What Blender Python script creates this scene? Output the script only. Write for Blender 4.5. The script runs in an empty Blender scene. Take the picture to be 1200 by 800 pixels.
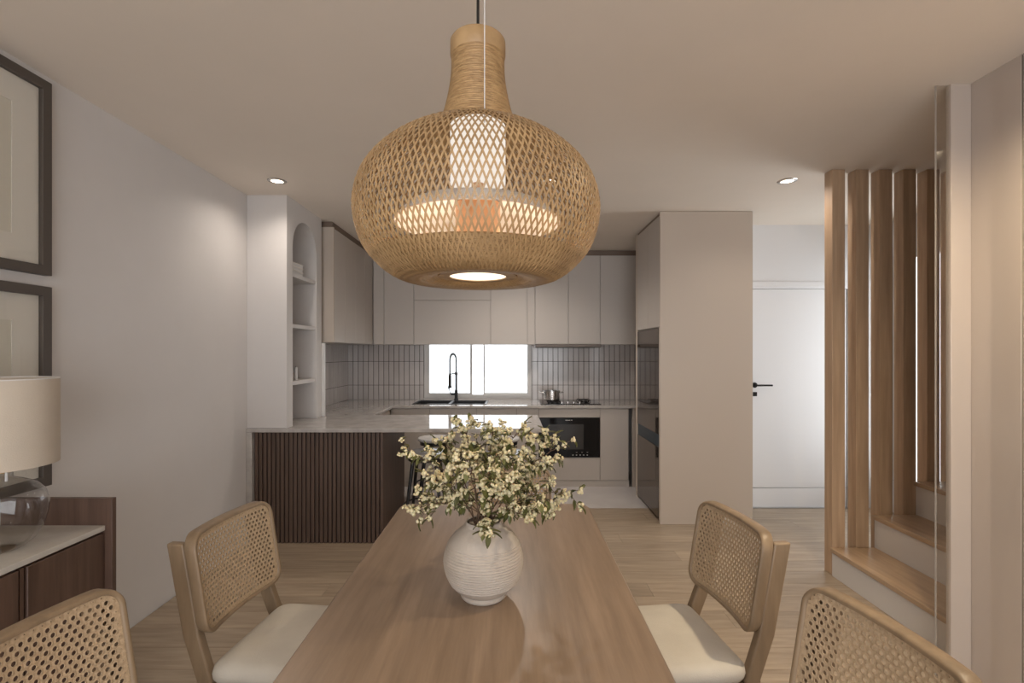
import bpy, bmesh, math, random
from mathutils import Vector, Matrix
random.seed(11)
S = bpy.context.scene
C = S.collection
PI = math.pi

# ------------------------------------------------------------------ camera
F = 570.0
HOR = 413.0
EYE = 1.5
cam_d = bpy.data.cameras.new('camera')
cam = bpy.data.objects.new('camera', cam_d)
C.objects.link(cam)
cam.location = (0, 0, EYE)
cam.rotation_euler = (PI / 2, 0, 0)
cam_d.sensor_width = 36
cam_d.lens = 36 * F / 1200
cam_d.shift_y = (HOR - 400) / 1200
cam_d.clip_start = 0.02
S.camera = cam

# ------------------------------------------------------------------ world, exposure
w = bpy.data.worlds.new('overcast_sky')
S.world = w
w.use_nodes = True
bg = w.node_tree.nodes['Background']
bg.inputs[0].default_value = (0.93, 0.96, 1.0, 1)
bg.inputs[1].default_value = 2.6
S.view_settings.view_transform = 'Standard'
S.view_settings.look = 'None'
S.view_settings.gamma = 1
S.view_settings.exposure = -0.03
S.view_settings.use_curve_mapping = False


def light(kind, name, loc, rot, energy, col, **kw):
    d = bpy.data.lights.new(name, kind)
    d.energy = energy
    d.color = col
    for k, v in kw.items():
        setattr(d, k, v)
    o = bpy.data.objects.new(name, d)
    o.location = loc
    o.rotation_euler = rot
    C.objects.link(o)
    return o


def portal(name, loc, rot, sx, sy):
    o = light('AREA', name, loc, rot, 1, (1, 1, 1), shape='RECTANGLE', size=sx, size_y=sy)
    o.data.cycles.is_portal = True


portal('kitchen_window_portal', (-0.43, 6.3, 1.33), (-PI / 2, 0, 0), 1.35, 0.85)
light('AREA', 'rear_fill_light', (0, -2.75, 1.3), (PI / 2, 0, 0), 95, (.95, .97, 1.0), shape='RECTANGLE', size=3.1, size_y=2.1)  # unseen area lamp added behind the camera as fill
light('AREA', 'hall_window_daylight', (3.72, 4.1, 1.35), (PI / 2, 0, PI / 2), 20, (.97, .98, 1.0), shape='RECTANGLE', size=.95, size_y=2.0)
WARM = (1.0, 0.83, 0.58)
NEUT = (1.0, 0.90, 0.80)
DOWN = [(-1.69, 3.50, 24, NEUT), (1.98, 3.50, 26, NEUT), (.276, 3.50, 26, NEUT), (.05, 4.90, 90, NEUT), (1.62, 1.50, 150, WARM), (-1.5, 0.9, 12, WARM),  # kitchen lamp is added, hidden behind the pendant, to brighten the kitchen
        (1.5, -1.0, 26, WARM), (-1.5, -1.0, 26, WARM)]

# ------------------------------------------------------------------ layout constants
XL, XR, ZC = -2.08, 2.11, 2.735      # left wall, right wall, ceiling
YB = 6.16                             # kitchen back wall
YK = 4.69                             # where the stone kitchen floor starts


# ------------------------------------------------------------------ helpers
class MB:
    def __init__(s):
        s.v = []
        s.f = []

    def add(s, vs, fs):
        n = len(s.v)
        s.v += [tuple(p) for p in vs]
        s.f += [tuple(i + n for i in f) for f in fs]
        return s

    def box(s, x0, y0, z0, x1, y1, z1):
        return s.add([(x0, y0, z0), (x1, y0, z0), (x1, y1, z0), (x0, y1, z0), (x0, y0, z1), (x1, y0, z1), (x1, y1, z1), (x0, y1, z1)],
                     [(3, 2, 1, 0), (4, 5, 6, 7), (0, 1, 5, 4), (1, 2, 6, 5), (2, 3, 7, 6), (3, 0, 4, 7)])

    def prism(s, pts, axis, a, b):
        def P(p, t):
            if axis == 'x': return (t, p[0], p[1])
            if axis == 'y': return (p[0], t, p[1])
            return (p[0], p[1], t)
        n = len(pts)
        vs = [P(p, a) for p in pts] + [P(p, b) for p in pts]
        fs = [tuple(range(n))[::-1], tuple(range(n, 2 * n))] + [(i, (i + 1) % n, n + (i + 1) % n, n + i) for i in range(n)]
        return s.add(vs, fs)

    def tube(s, path, rad, n=8, cap=True):
        path = [Vector(p) for p in path]
        if not isinstance(rad, (list, tuple)): rad = [rad] * len(path)
        vs, fs = [], []
        up = None
        for i, p in enumerate(path):
            t = (path[min(i + 1, len(path) - 1)] - path[max(i - 1, 0)]).normalized()
            if up is None:
                up = Vector((0, 0, 1)) if abs(t.z) < .9 else Vector((1, 0, 0))
            a = t.cross(up).normalized()
            b = a.cross(t).normalized()
            up = b
            for k in range(n):
                q = p + (a * math.cos(2 * PI * k / n) + b * math.sin(2 * PI * k / n)) * rad[i]
                vs.append(q)
        m = len(path)
        for i in range(m - 1):
            for k in range(n):
                fs.append((i * n + k, i * n + (k + 1) % n, (i + 1) * n + (k + 1) % n, (i + 1) * n + k))
        if cap:
            fs.append(tuple(range(n))[::-1])
            fs.append(tuple((m - 1) * n + k for k in range(n)))
        return s.add(vs, fs)

    def lathe(s, prof, c=(0, 0, 0), n=32, closed=False):
        vs, fs = [], []
        for r, z in prof:
            for k in range(n):
                a = 2 * PI * k / n
                vs.append((c[0] + r * math.cos(a), c[1] + r * math.sin(a), c[2] + z))
        m = len(prof)
        for i in range(m if closed else m - 1):
            j = (i + 1) % m
            for k in range(n):
                fs.append((i * n + k, i * n + (k + 1) % n, j * n + (k + 1) % n, j * n + k))
        if not closed:
            if prof[0][0] > 1e-5: fs.append(tuple(range(n))[::-1])
            if prof[-1][0] > 1e-5: fs.append(tuple((m - 1) * n + k for k in range(n)))
        return s.add(vs, fs)

    def sweep(s, path, sx, sy):
        # rectangular bar whose section stays level: half sizes sx, sy (floats or lists)
        if not isinstance(sx, list): sx = [sx] * len(path)
        if not isinstance(sy, list): sy = [sy] * len(path)
        vs, fs = [], []
        for (x, y, z), a, b in zip(path, sx, sy):
            vs += [(x - a, y - b, z), (x + a, y - b, z), (x + a, y + b, z), (x - a, y + b, z)]
        for i in range(len(path) - 1):
            for k in range(4):
                fs.append((4 * i + k, 4 * i + (k + 1) % 4, 4 * i + 4 + (k + 1) % 4, 4 * i + 4 + k))
        fs.append((3, 2, 1, 0))
        e = 4 * (len(path) - 1)
        fs.append((e, e + 1, e + 2, e + 3))
        return s.add(vs, fs)

    def cells(s, xs, ys, keep, z0, z1, axes='xyz'):
        # a slab made of grid cells, with holes where keep() is false
        idx = {}
        nx, ny = len(xs), len(ys)
        vs, fs = [], []

        def V(i, j, k):
            key = (i, j, k)
            if key not in idx:
                idx[key] = len(vs)
                t = (xs[i], ys[j], (z0, z1)[k])
                d = dict(zip(axes, t))
                vs.append((d['x'], d['y'], d['z']))
            return idx[key]
        K = lambda i, j: 0 <= i < nx - 1 and 0 <= j < ny - 1 and keep(i, j)
        for i in range(nx - 1):
            for j in range(ny - 1):
                if not K(i, j): continue
                fs.append((V(i, j, 1), V(i + 1, j, 1), V(i + 1, j + 1, 1), V(i, j + 1, 1)))
                fs.append((V(i, j + 1, 0), V(i + 1, j + 1, 0), V(i + 1, j, 0), V(i, j, 0)))
                if not K(i - 1, j): fs.append((V(i, j, 0), V(i, j, 1), V(i, j + 1, 1), V(i, j + 1, 0)))
                if not K(i + 1, j): fs.append((V(i + 1, j, 0), V(i + 1, j + 1, 0), V(i + 1, j + 1, 1), V(i + 1, j, 1)))
                if not K(i, j - 1): fs.append((V(i, j, 0), V(i + 1, j, 0), V(i + 1, j, 1), V(i, j, 1)))
                if not K(i, j + 1): fs.append((V(i, j + 1, 0), V(i, j + 1, 1), V(i + 1, j + 1, 1), V(i + 1, j + 1, 0)))
        return s.add(vs, fs)

    def mesh(s, name, smooth=None, off=(0, 0, 0)):
        me = bpy.data.meshes.new(name)
        me.from_pydata([(p[0] - off[0], p[1] - off[1], p[2] - off[2]) for p in s.v], [], s.f)
        bm = bmesh.new()
        bm.from_mesh(me)
        bmesh.ops.recalc_face_normals(bm, faces=bm.faces[:])
        bm.to_mesh(me)
        bm.free()
        if smooth:
            me.polygons.foreach_set('use_smooth', [True] * len(me.polygons))
            me.set_sharp_from_angle(angle=math.radians(smooth))
        me.update()
        return me


def wloc(p):
    v = Vector(p.location)
    while p.parent:
        p = p.parent
        v += p.location
    return v


def link(name, me, mat, parent=None, loc=(0, 0, 0), bevel=0, rot=None):
    o = bpy.data.objects.new(name, me)
    C.objects.link(o)
    if mat and not me.materials: me.materials.append(mat)
    if parent: o.parent = parent
    o.location = loc
    if rot: o.rotation_euler = rot
    if bevel:
        m = o.modifiers.new('bevel', 'BEVEL')
        m.width = bevel
        m.segments = 3 if bevel > .004 else 2
        m.limit_method = 'ANGLE'
        m.angle_limit = math.radians(40)
    return o


def obj(name, mb, mat, parent=None, smooth=None, bevel=0, label=None, off=None):
    """mesh built in world coordinates; lands under its parent, origin at the parent's"""
    if off is None: off = wloc(parent) if parent else (0, 0, 0)
    o = link(name, mb.mesh(name, smooth or (45 if bevel else None), off), mat, parent, bevel=bevel)
    if not parent: o.location = off
    if label: o['label'] = label
    return o


def thing(name, label, cat, loc=(0, 0, 0), rz=0, group=None):
    o = bpy.data.objects.new(name, None)
    o.empty_display_size = .1
    C.objects.link(o)
    o.location = loc
    o.rotation_euler = (0, 0, rz)
    o['label'] = label
    o['category'] = cat
    if group: o['group'] = group
    return o


def tag(o, label, cat, group=None):
    o['label'] = label
    o['category'] = cat
    if group: o['group'] = group
    return o


def struct(name, mb, mat, parent=None, label=None, cat=None, **kw):
    o = obj(name, mb, mat, parent, **kw)
    if not parent:
        o['kind'] = 'structure'
        if label: o['label'] = label
        if cat: o['category'] = cat
    return o


def dup(root, loc, rz, label):
    r = root.copy()
    C.objects.link(r)
    r.location = loc
    r.rotation_euler = (0, 0, rz)
    r['label'] = label
    for ch in list(root.children):
        c = ch.copy()
        C.objects.link(c)
        c.parent = r
        for g in list(ch.children):
            d = g.copy()
            C.objects.link(d)
            d.parent = c
    return r


def rrect(hw, hh, r, n=6):
    pts = []
    for cx, cy, a0 in ((hw - r, hh - r, 0), (-hw + r, hh - r, 90), (-hw + r, -hh + r, 180), (hw - r, -hh + r, 270)):
        for k in range(n + 1):
            a = math.radians(a0 + 90 * k / n)
            pts.append((cx + r * math.cos(a), cy + r * math.sin(a)))
    return pts


# ------------------------------------------------------------------ materials
def M(name, col, rough=.5, metal=0, spec=.5, **kw):
    m = bpy.data.materials.new(name)
    m.use_nodes = True
    nt = m.node_tree
    b = nt.nodes['Principled BSDF']
    b.inputs['Base Color'].default_value = (*col, 1)
    b.inputs['Roughness'].default_value = rough
    b.inputs['Metallic'].default_value = metal
    b.inputs['Specular IOR Level'].default_value = spec
    for k, v in kw.items():
        b.inputs[k.replace('_', ' ')].default_value = v
    return m


def N(m, t, **kw):
    n = m.node_tree.nodes.new(t)
    for k, v in kw.items(): setattr(n, k, v)
    return n


def L(m, a, b): m.node_tree.links.new(a, b)


def noisy(m, c1, c2, scale=6, stretch=(1, 1, 1), detail=4, lo=.35, hi=.65, bump=0, bscale=None, coord='Object', rnd=0, rough=None):
    nt = m.node_tree
    b = nt.nodes['Principled BSDF']
    tc = N(m, 'ShaderNodeTexCoord')
    mp = N(m, 'ShaderNodeMapping')
    mp.inputs['Scale'].default_value = stretch
    L(m, tc.outputs[coord], mp.inputs[0])
    src = mp.outputs[0]
    if rnd:
        oi = N(m, 'ShaderNodeObjectInfo')
        mul = N(m, 'ShaderNodeMath', operation='MULTIPLY')
        mul.inputs[1].default_value = 37.0
        L(m, oi.outputs['Random'], mul.inputs[0])
        va = N(m, 'ShaderNodeVectorMath', operation='ADD')
        L(m, src, va.inputs[0])
        L(m, mul.outputs[0], va.inputs[1])
        src = va.outputs[0]
    no = N(m, 'ShaderNodeTexNoise')
    no.inputs['Scale'].default_value = scale
    no.inputs['Detail'].default_value = detail
    no.inputs['Roughness'].default_value = .6
    L(m, src, no.inputs['Vector'])
    cr = N(m, 'ShaderNodeValToRGB')
    cr.color_ramp.elements[0].position = lo
    cr.color_ramp.elements[1].position = hi
    cr.color_ramp.elements[0].color = (*c1, 1)
    cr.color_ramp.elements[1].color = (*c2, 1)
    L(m, no.outputs[0], cr.inputs[0])
    out = cr.outputs[0]
    if rnd:
        hs = N(m, 'ShaderNodeHueSaturation')
        mr = N(m, 'ShaderNodeMapRange')
        mr.inputs['To Min'].default_value = 1 - rnd
        mr.inputs['To Max'].default_value = 1 + rnd
        L(m, oi.outputs['Random'], mr.inputs[0])
        L(m, mr.outputs[0], hs.inputs['Value'])
        L(m, out, hs.inputs['Color'])
        out = hs.outputs[0]
    L(m, out, b.inputs['Base Color'])
    if bump:
        bp = N(m, 'ShaderNodeBump')
        bp.inputs['Strength'].default_value = bump
        bp.inputs['Distance'].default_value = .003
        if bscale:
            n2 = N(m, 'ShaderNodeTexNoise')
            n2.inputs['Scale'].default_value = bscale
            L(m, src, n2.inputs['Vector'])
            L(m, n2.outputs[0], bp.inputs['Height'])
        else:
            L(m, no.outputs[0], bp.inputs['Height'])
        L(m, bp.outputs[0], b.inputs['Normal'])
    return m


def wood(name, c1, c2, stretch, rough=.45, rnd=0, scale=3.0, bump=.12):
    m = M(name, c1, rough)
    noisy(m, c1, c2, scale=scale, stretch=stretch, detail=8, lo=.3, hi=.72, bump=bump, rnd=rnd)
    # long cathedral figure laid over the fine grain
    nt = m.node_tree
    b = nt.nodes['Principled BSDF']
    prev = b.inputs['Base Color'].links[0].from_socket
    tc = N(m, 'ShaderNodeTexCoord')
    mp = N(m, 'ShaderNodeMapping')
    mp.inputs['Scale'].default_value = tuple(s * .22 for s in stretch)
    L(m, tc.outputs['Object'], mp.inputs[0])
    n = N(m, 'ShaderNodeTexNoise')
    n.inputs['Scale'].default_value = scale * 1.5
    n.inputs['Distortion'].default_value = 1.2
    n.inputs['Detail'].default_value = 3
    L(m, mp.outputs[0], n.inputs['Vector'])
    mr = N(m, 'ShaderNodeMapRange')
    mr.inputs['From Min'].default_value = .3
    mr.inputs['From Max'].default_value = .7
    mr.inputs['To Min'].default_value = .86
    mr.inputs['To Max'].default_value = 1.1
    L(m, n.outputs[0], mr.inputs[0])
    mx = N(m, 'ShaderNodeVectorMath', operation='SCALE')
    L(m, prev, mx.inputs[0])
    L(m, mr.outputs[0], mx.inputs['Scale'])
    L(m, mx.outputs[0], b.inputs['Base Color'])
    return m


m_wall = noisy(M('wall_paint', (.58, .545, .52), .62), (.565, .535, .515), (.58, .55, .53), 3, bump=.03, bscale=180)
m_wallk = M('white_door_paint', (.72, .71, .71), .5)
m_ceil = noisy(M('ceiling_paint', (.75, .67, .585), .8), (.74, .665, .58), (.76, .68, .595), 2)
m_plank = wood('oak_plank', (.27, .205, .145), (.40, .315, .23), (1.1, 14, 14), .38, rnd=.10)
m_sub = M('subfloor_dark', (.10, .075, .05), .8)
m_ktile = noisy(M('pale_stone_floor', (.5, .47, .46), .12), (.47, .44, .43), (.56, .53, .52), 1.4, lo=.3, hi=.7)
m_table = wood('table_wood', (.215, .15, .103), (.30, .215, .152), (13, 1.0, 13), .3, bump=.05)
m_chair = wood('chair_wood', (.20, .137, .082), (.28, .197, .12), (9, 9, 1.2), .45, bump=.06)
m_cane = noisy(M('cane', (.60, .45, .29), .55), (.33, .235, .145), (.46, .34, .22), 160, lo=.3, hi=.7, bump=.15)
m_cush = noisy(M('cream_fabric', (.54, .50, .43), .9), (.51, .465, .40), (.56, .515, .445), 5, bump=.35, bscale=260)
m_oak = wood('slat_oak', (.36, .235, .145), (.49, .34, .22), (11, 11, .7), .5, rnd=.08)
m_dark = wood('dark_walnut', (.075, .045, .032), (.125, .078, .056), (14, 14, .8), .5, rnd=.08)
m_side = wood('sideboard_walnut', (.075, .042, .03), (.125, .074, .053), (14, 14, .8), .42)
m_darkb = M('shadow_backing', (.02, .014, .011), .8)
m_stone = noisy(M('worktop_stone', (.42, .39, .36), .07), (.36, .33, .31), (.50, .47, .44), 9, detail=7, lo=.3, hi=.7)
m_stone2 = noisy(M('sideboard_stone', (.5, .47, .43), .22), (.47, .44, .40), (.55, .52, .48), 5)
m_cab = M('greige_lacquer', (.46, .405, .355), .4)
m_cabu = M('light_greige_lacquer', (.50, .455, .415), .4)
m_tall = M('tall_unit_lacquer', (.50, .43, .365), .38)
m_brown = M('brown_filler', (.17, .12, .09), .5)
m_tile = noisy(M('glazed_tile', (.50, .46, .44), .16), (.47, .43, .41), (.53, .49, .47), 2.5, rnd=.05)
m_grout = M('dark_grout', (.05, .04, .036), .9)
m_black = M('black_metal', (.012, .011, .011), .3, 0)
m_blackg = M('black_glass', (.006, .006, .007), .06, 0, .2)
m_steel = M('brushed_steel', (.62, .60, .58), .22, 1)
m_chrome = M('chrome', (.8, .8, .8), .08, 1)
m_hood = M('hood_metal', (.12, .095, .078), .4, .2)
m_white = M('white_plastic', (.62, .60, .58), .4)
m_frame = M('picture_frame', (.07, .055, .045), .45)
m_mat = M('mat_board', (.76, .72, .67), .85)
m_art = noisy(M('art_print', (.55, .5, .42), .85), (.66, .62, .55), (.71, .67, .60), 1.2)
m_shade = noisy(M('linen_shade', (.60, .52, .43), .9), (.49, .425, .35), (.54, .47, .39), 4, bump=.2, bscale=300)
m_brass = M('brass', (.62, .42, .18), .3, 1)
m_fridge = M('tinted_mirror_glass', (.11, .085, .07), .05, .6)
m_teal = M('blue_handle_recess', (.006, .022, .038), .3, .0)
m_gloss = M('glossy_panel', (.46, .39, .34), .08, 0, .9, Coat_Weight=.8, Coat_Roughness=.04)
m_riser = M('white_riser', (.62, .58, .54), .5)
m_vase = noisy(M('ribbed_ceramic', (.42, .36, .31), .75), (.385, .33, .28), (.44, .385, .33), 12, bump=.3, bscale=90)
m_vin = M('vase_inside', (.10, .075, .06), .8)
m_stem = M('twig', (.10, .06, .035), .7)
m_leaf = noisy(M('leaf_green', (.10, .12, .03), .5), (.055, .06, .014), (.13, .125, .035), 30, rnd=.35)
m_petal = noisy(M('cream_petal', (.62, .53, .34), .6, Subsurface_Weight=.1), (.50, .41, .22), (.66, .57, .38), 60, rnd=.12)
m_weave = noisy(M('bamboo_strip', (.30, .2, .1), .5), (.30, .185, .085), (.42, .27, .13), 14, rnd=0)
m_weaved = noisy(M('bamboo_close_weave', (.52, .35, .18), .55), (.25, .145, .060), (.42, .265, .12), 40, stretch=(1, 1, 5), bump=.6)
m_copper = M('copper_socket', (.55, .31, .17), .45, .2)
m_opal = M('opal_diffuser', (.9, .86, .8), .4)


def emit(name, col, st):
    m = bpy.data.materials.new(name)
    m.use_nodes = True
    nt = m.node_tree
    nt.nodes.remove(nt.nodes['Principled BSDF'])
    e = nt.nodes.new('ShaderNodeEmission')
    e.inputs[0].default_value = (*col, 1)
    e.inputs[1].default_value = st
    nt.links.new(e.outputs[0], nt.nodes['Material Output'].inputs[0])
    return m


m_led = emit('led_disc', (1, .86, .68), 5)
m_led2 = emit('lamp_glow', (1, .80, .62), 1.25)
m_tube = emit('opal_glow', (1, .90, .80), .95)


def thin_glass(name, tint, refl=.1, rough=.02):
    m = bpy.data.materials.new(name)
    m.use_nodes = True
    nt = m.node_tree
    nt.nodes.remove(nt.nodes['Principled BSDF'])
    t = nt.nodes.new('ShaderNodeBsdfTransparent')
    t.inputs[0].default_value = (*tint, 1)
    g = nt.nodes.new('ShaderNodeBsdfGlossy')
    g.inputs['Roughness'].default_value = rough
    mx = nt.nodes.new('ShaderNodeMixShader')
    fr0 = nt.nodes.new('ShaderNodeLayerWeight')
    fr0.inputs[0].default_value = .5
    fr = nt.nodes.new('ShaderNodeMath')
    fr.operation = 'POWER'
    fr.inputs[1].default_value = 4.0
    nt.links.new(fr0.outputs['Facing'], fr.inputs[0])
    ad = nt.nodes.new('ShaderNodeMath')
    ad.operation = 'ADD'
    ad.inputs[1].default_value = refl
    nt.links.new(fr.outputs[0], ad.inputs[0])
    nt.links.new(ad.outputs[0], mx.inputs[0])
    nt.links.new(t.outputs[0], mx.inputs[1])
    nt.links.new(g.outputs[0], mx.inputs[2])
    nt.links.new(mx.outputs[0], nt.nodes['Material Output'].inputs[0])
    return m


m_pane = thin_glass('window_glass', (.97, .98, .98), .03)
m_glassp = thin_glass('screen_glass', (.95, .94, .92), .05)
m_lglass = thin_glass('lamp_glass', (.90, .89, .88), .06)
m_pglass = thin_glass('picture_glass', (.97, .97, .96), .03)

# ------------------------------------------------------------------ structure
YR = -2.6
floor = struct('floor', MB().box(XL - .12, YR - .1, -.12, 3.7, YB + .12, -.02), m_sub)
# oak planks, grain along X, one object each
PW = .172
row = 0
y = -.62
pl_rows = {}
while y < YK - .01:
    y1 = min(y + PW, YK)
    x = XL + .004 - [0, 1.15, .45, 1.6, .8][row % 5] * 1.0
    xs = []
    while x < 3.6:
        a, b = max(x, XL + .004), min(x + 2.05, 3.58)
        if b - a > .05: xs.append((a, b))
        x += 2.05
    for a, b in xs:
        mb = MB().box(-(b - a) / 2 + .0008, -(y1 - y) / 2 + .0008, -.02, (b - a) / 2 - .0008, (y1 - y) / 2 - .0008, 0)
        key = (round(b - a, 3), round(y1 - y, 3))
        if key not in pl_rows: pl_rows[key] = mb.mesh('plank')
        link('plank', pl_rows[key], m_plank, floor, ((a + b) / 2, (y + y1) / 2, 0))
    y = y1
    row += 1
obj('floor_slab', MB().box(XL + .004, YR, -.02, 3.58, -.62, 0), m_plank, floor, label='far run of oak floor')
obj('stone_floor', MB().box(XL + .004, YK, -.02, 2.2, YB, 0), m_ktile, floor, label='pale polished stone floor of the kitchen')
obj('stone_floor', MB().box(2.2, YK + .02, -.02, 3.58, YB, 0), m_ktile, floor)

struct('ceiling', MB().box(XL - .12, YR - .1, ZC, 3.7, YB + .12, ZC + .12), m_ceil)
wl = struct('wall_left', MB().box(XL - .12, YR, -.02, XL, YB + .12, ZC), m_wall)
# kitchen back wall with the window opening
WX0, WX1, WZ0, WZ1 = -1.115, .245, .925, 1.78
wb = struct('wall_back', MB().cells([XL, WX0, WX1, 3.7], [-.02, WZ0, WZ1, ZC], lambda i, j: not (i == 1 and j == 1), YB + .12, YB, 'xzy'), m_wall)
# rear wall, behind the camera; its wide unseen window is added for fill light
struct('wall_rear', MB().cells([XL, -1.6, 1.6, XR + .1], [-.02, .15, 2.4, ZC], lambda i, j: not (i == 1 and j == 1), YR, YR - .1, 'xzy'), m_wall)
struct('rear_fill_window', MB().cells([-1.6, -1.55, -.03, .03, 1.55, 1.6], [.15, .2, 2.35, 2.4], lambda i, j: j != 1 or i in (0, 2, 4), YR - .02, YR - .08, 'xzy'), m_white)
# right wall: glossy panels toward the camera, with a return
wr = struct('wall_right', MB().box(XR + .02, YR, -.02, XR + .12, 2.235, ZC), m_wall)
for a, b in ((2.016, 2.235), (1.12, 2.008), (.2, 1.112), (-.7, .192), (-1.6, -.708), (-2.59, -1.608)):
    obj('wall_panel', MB().box(XR, a, 0, XR + .02, b, ZC), m_gloss, wr, bevel=.001, label='beige glossy wall panel')
struct('trim_1', MB().box(2.018, 2.236, 0, XR + .12, 2.262, ZC), m_gloss, bevel=.001)
struct('wall_stair', MB().cells([2.1, 3.6, 4.6, YB], [-.02, .3, 2.4, ZC], lambda i, j: not (i == 1 and j == 1), 3.58, 3.68, 'yzx'), m_wall)
w3 = struct('window_3', MB().cells([3.6, 3.65, 4.55, 4.6], [.3, .35, 2.35, 2.4], lambda i, j: not (i == 1 and j == 1), 3.60, 3.66, 'yzx'), m_white)
obj('window_pane', MB().box(3.628, 3.65, .35, 3.632, 4.55, 2.35), m_pane, w3)
struct('wall_stair_front', MB().box(XR + .12, 2.10, -.02, 3.58, 2.2, ZC), m_wall)
# hall wall with the door
wh = struct('wall_hall', MB().cells([2.2, 2.29, 3.25, 3.58], [-.02, .001, 2.1185, ZC], lambda i, j: not (i == 1 and j == 1), YK + .02, YK + .12, 'xzy'), m_wallk)
obj('door_light_block', MB().box(2.28, YK + .121, 0, 3.57, YK + .14, 2.3), m_wallk, wh)  # unseen board added behind the door to block leaking sky light
struct('trim_2', MB().box(2.25, YK + .008, 2.135, 3.30, YK + .02, 2.185), m_wallk, bevel=.002)
d1 = struct('door_1', MB().box(2.295, YK + .03, .003, 3.245, YK + .07, .186), m_wallk, bevel=.002)
obj('door_leaf', MB().box(2.295, YK + .03, .192, 3.245, YK + .07, 2.116), m_wallk, d1, bevel=.002)
h = obj('door_handle', MB().tube([(2.352, YK + .029, 1.185), (2.352, YK + .021, 1.185)], .026, 20).tube([(2.352, YK + .021, 1.185), (2.352, YK - .018, 1.185), (2.358, YK - .022, 1.185), (2.50, YK - .022, 1.185)], .009, 10), m_black, d1, smooth=40, label='black lever handle on round rose')
obj('lock_plate', MB().box(2.334, YK + .018, 1.078, 2.374, YK + .029, 1.118), m_black, d1, bevel=.003, label='small square black lock plate')
# partition behind the tall unit
struct('wall_partition', MB().box(2.2, YK + .02, -.02, 2.28, YB, ZC), m_wallk)
struct('baseboard_hall', MB().box(3.255, YK + .008, 0, 3.58, YK + .02, .19), m_wallk)

# window above the sink
wi = struct('window_1', MB().cells([WX0, WX0 + .045, WX1 - .035, WX1], [WZ0, WZ0 + .04, WZ1 - .04, WZ1], lambda i, j: not (i == 1 and j == 1), YB + .03, YB + .09, 'xzy'), m_white)
obj('window_sash', MB().cells([WX0 + .045, WX0 + .06, -.535, -.505], [WZ0 + .04, WZ0 + .06, WZ1 - .06, WZ1 - .04], lambda i, j: not (i == 1 and j == 1), YB + .045, YB + .065, 'xzy'), m_white, wi)
obj('window_sash', MB().cells([-.368, -.348, WX1 - .05, WX1 - .035], [WZ0 + .04, WZ0 + .06, WZ1 - .06, WZ1 - .04], lambda i, j: not (i == 1 and j == 1), YB + .066, YB + .086, 'xzy'), m_white, wi)
obj('window_pane', MB().box(WX0 + .06, YB + .053, WZ0 + .06, -.535, YB + .057, WZ1 - .06), m_pane, wi)
obj('window_pane', MB().box(-.348, YB + .074, WZ0 + .06, WX1 - .05, YB + .078, WZ1 - .06), m_pane, wi)
obj('window_sill', MB().box(WX0, YB - .012, WZ0 - .018, WX1, YB + .03, WZ0), m_wall, wi)

# wall tiles, one object each
TW, TH = .0648, .297
tz = [(.908, 1.087), (1.092, 1.386), (1.391, 1.60)]
gb = obj('grout_bed', MB().cells([XL, WX0, WX1, 2.1], [.9065, WZ0 - .018, 1.60], lambda i, j: not (i == 1 and j == 1), YB - .004, YB, 'xzy'), m_grout, wb)
tm = {}


def tile_mesh(wd, ht, axis):
    k = (round(wd, 4), round(ht, 4), axis)
    if k not in tm:
        if axis == 'x': mb = MB().box(-wd / 2, -.010, 0, wd / 2, -.004, ht)
        else: mb = MB().box(.004, -wd / 2, 0, .010, wd / 2, ht)
        me = mb.mesh('wall_tile')
        tm[k] = me
    return tm[k]


x = XL + .006
while x < 2.05:
    for a, b in tz:
        if x + TW > WX0 and x < WX1:
            if a > WZ0 - .02 or b < WZ0: continue
            b2 = WZ0 - .02
            # below the sill only a sliver remains: cut the tile
            if x > WX0 - .01 and x + TW < WX1 + .01:
                continue
            x0, x1 = (x, min(x + TW, WX0)) if x < WX0 else (max(x, WX1), x + TW)
            if x < WX0 < x + TW: x0, x1 = x, WX0
            if x < WX1 < x + TW: x0, x1 = WX1, x + TW
        else: x0, x1 = x, x + TW
        if x1 - x0 < .008: continue
        link('wall_tile', tile_mesh(x1 - x0 - .0068, b - a, 'x'), m_tile, wb, ((x0 + x1) / 2, YB, a))
    # upper pieces beside the window where the loop cut them away
    x += TW
for x0, x1 in ((WX0 - ((WX0 - XL - .006) % TW), WX0), (WX1, WX1 + TW - ((WX1 - XL - .006) % TW))):
    for a, b in tz:
        if x1 - x0 > .008:
            link('wall_tile', tile_mesh(x1 - x0 - .0068, b - a, 'x'), m_tile, wb, ((x0 + x1) / 2, YB, a))
obj('grout_bed', MB().box(XL, 4.60, .9065, XL + .004, YB - .004, 1.60), m_grout, wl)
y = YB - .012 - TW
while y > 4.60:
    for a, b in tz:
        link('wall_tile', tile_mesh(TW - .0068, b - a, 'y'), m_tile, wl, (XL, y + TW / 2, a))
    y -= TW

# arched niche block
arc = [(4.156 + .239 * math.cos(PI - PI * k / 20), 2.361 + .239 * math.sin(PI * k / 20)) for k in range(21)]
nb = struct('wall_niche', MB().prism([(3.815, .9075), (3.917, .9075)] + arc + [(4.395, .9075), (4.51, .9075), (4.51, ZC), (3.815, ZC)], 'x', XL + .001, -1.766), m_wall)
for z in (2.115, 1.70, 1.235):
    obj('niche_shelf', MB().box(XL + .003, 3.919, z, -1.775, 4.393, z + .032), m_wall, nb, bevel=.002)
struct('trim_3', MB().box(-1.795, 4.512, .9075, -1.742, 4.545, 1.59), m_white, bevel=.002)

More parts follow.
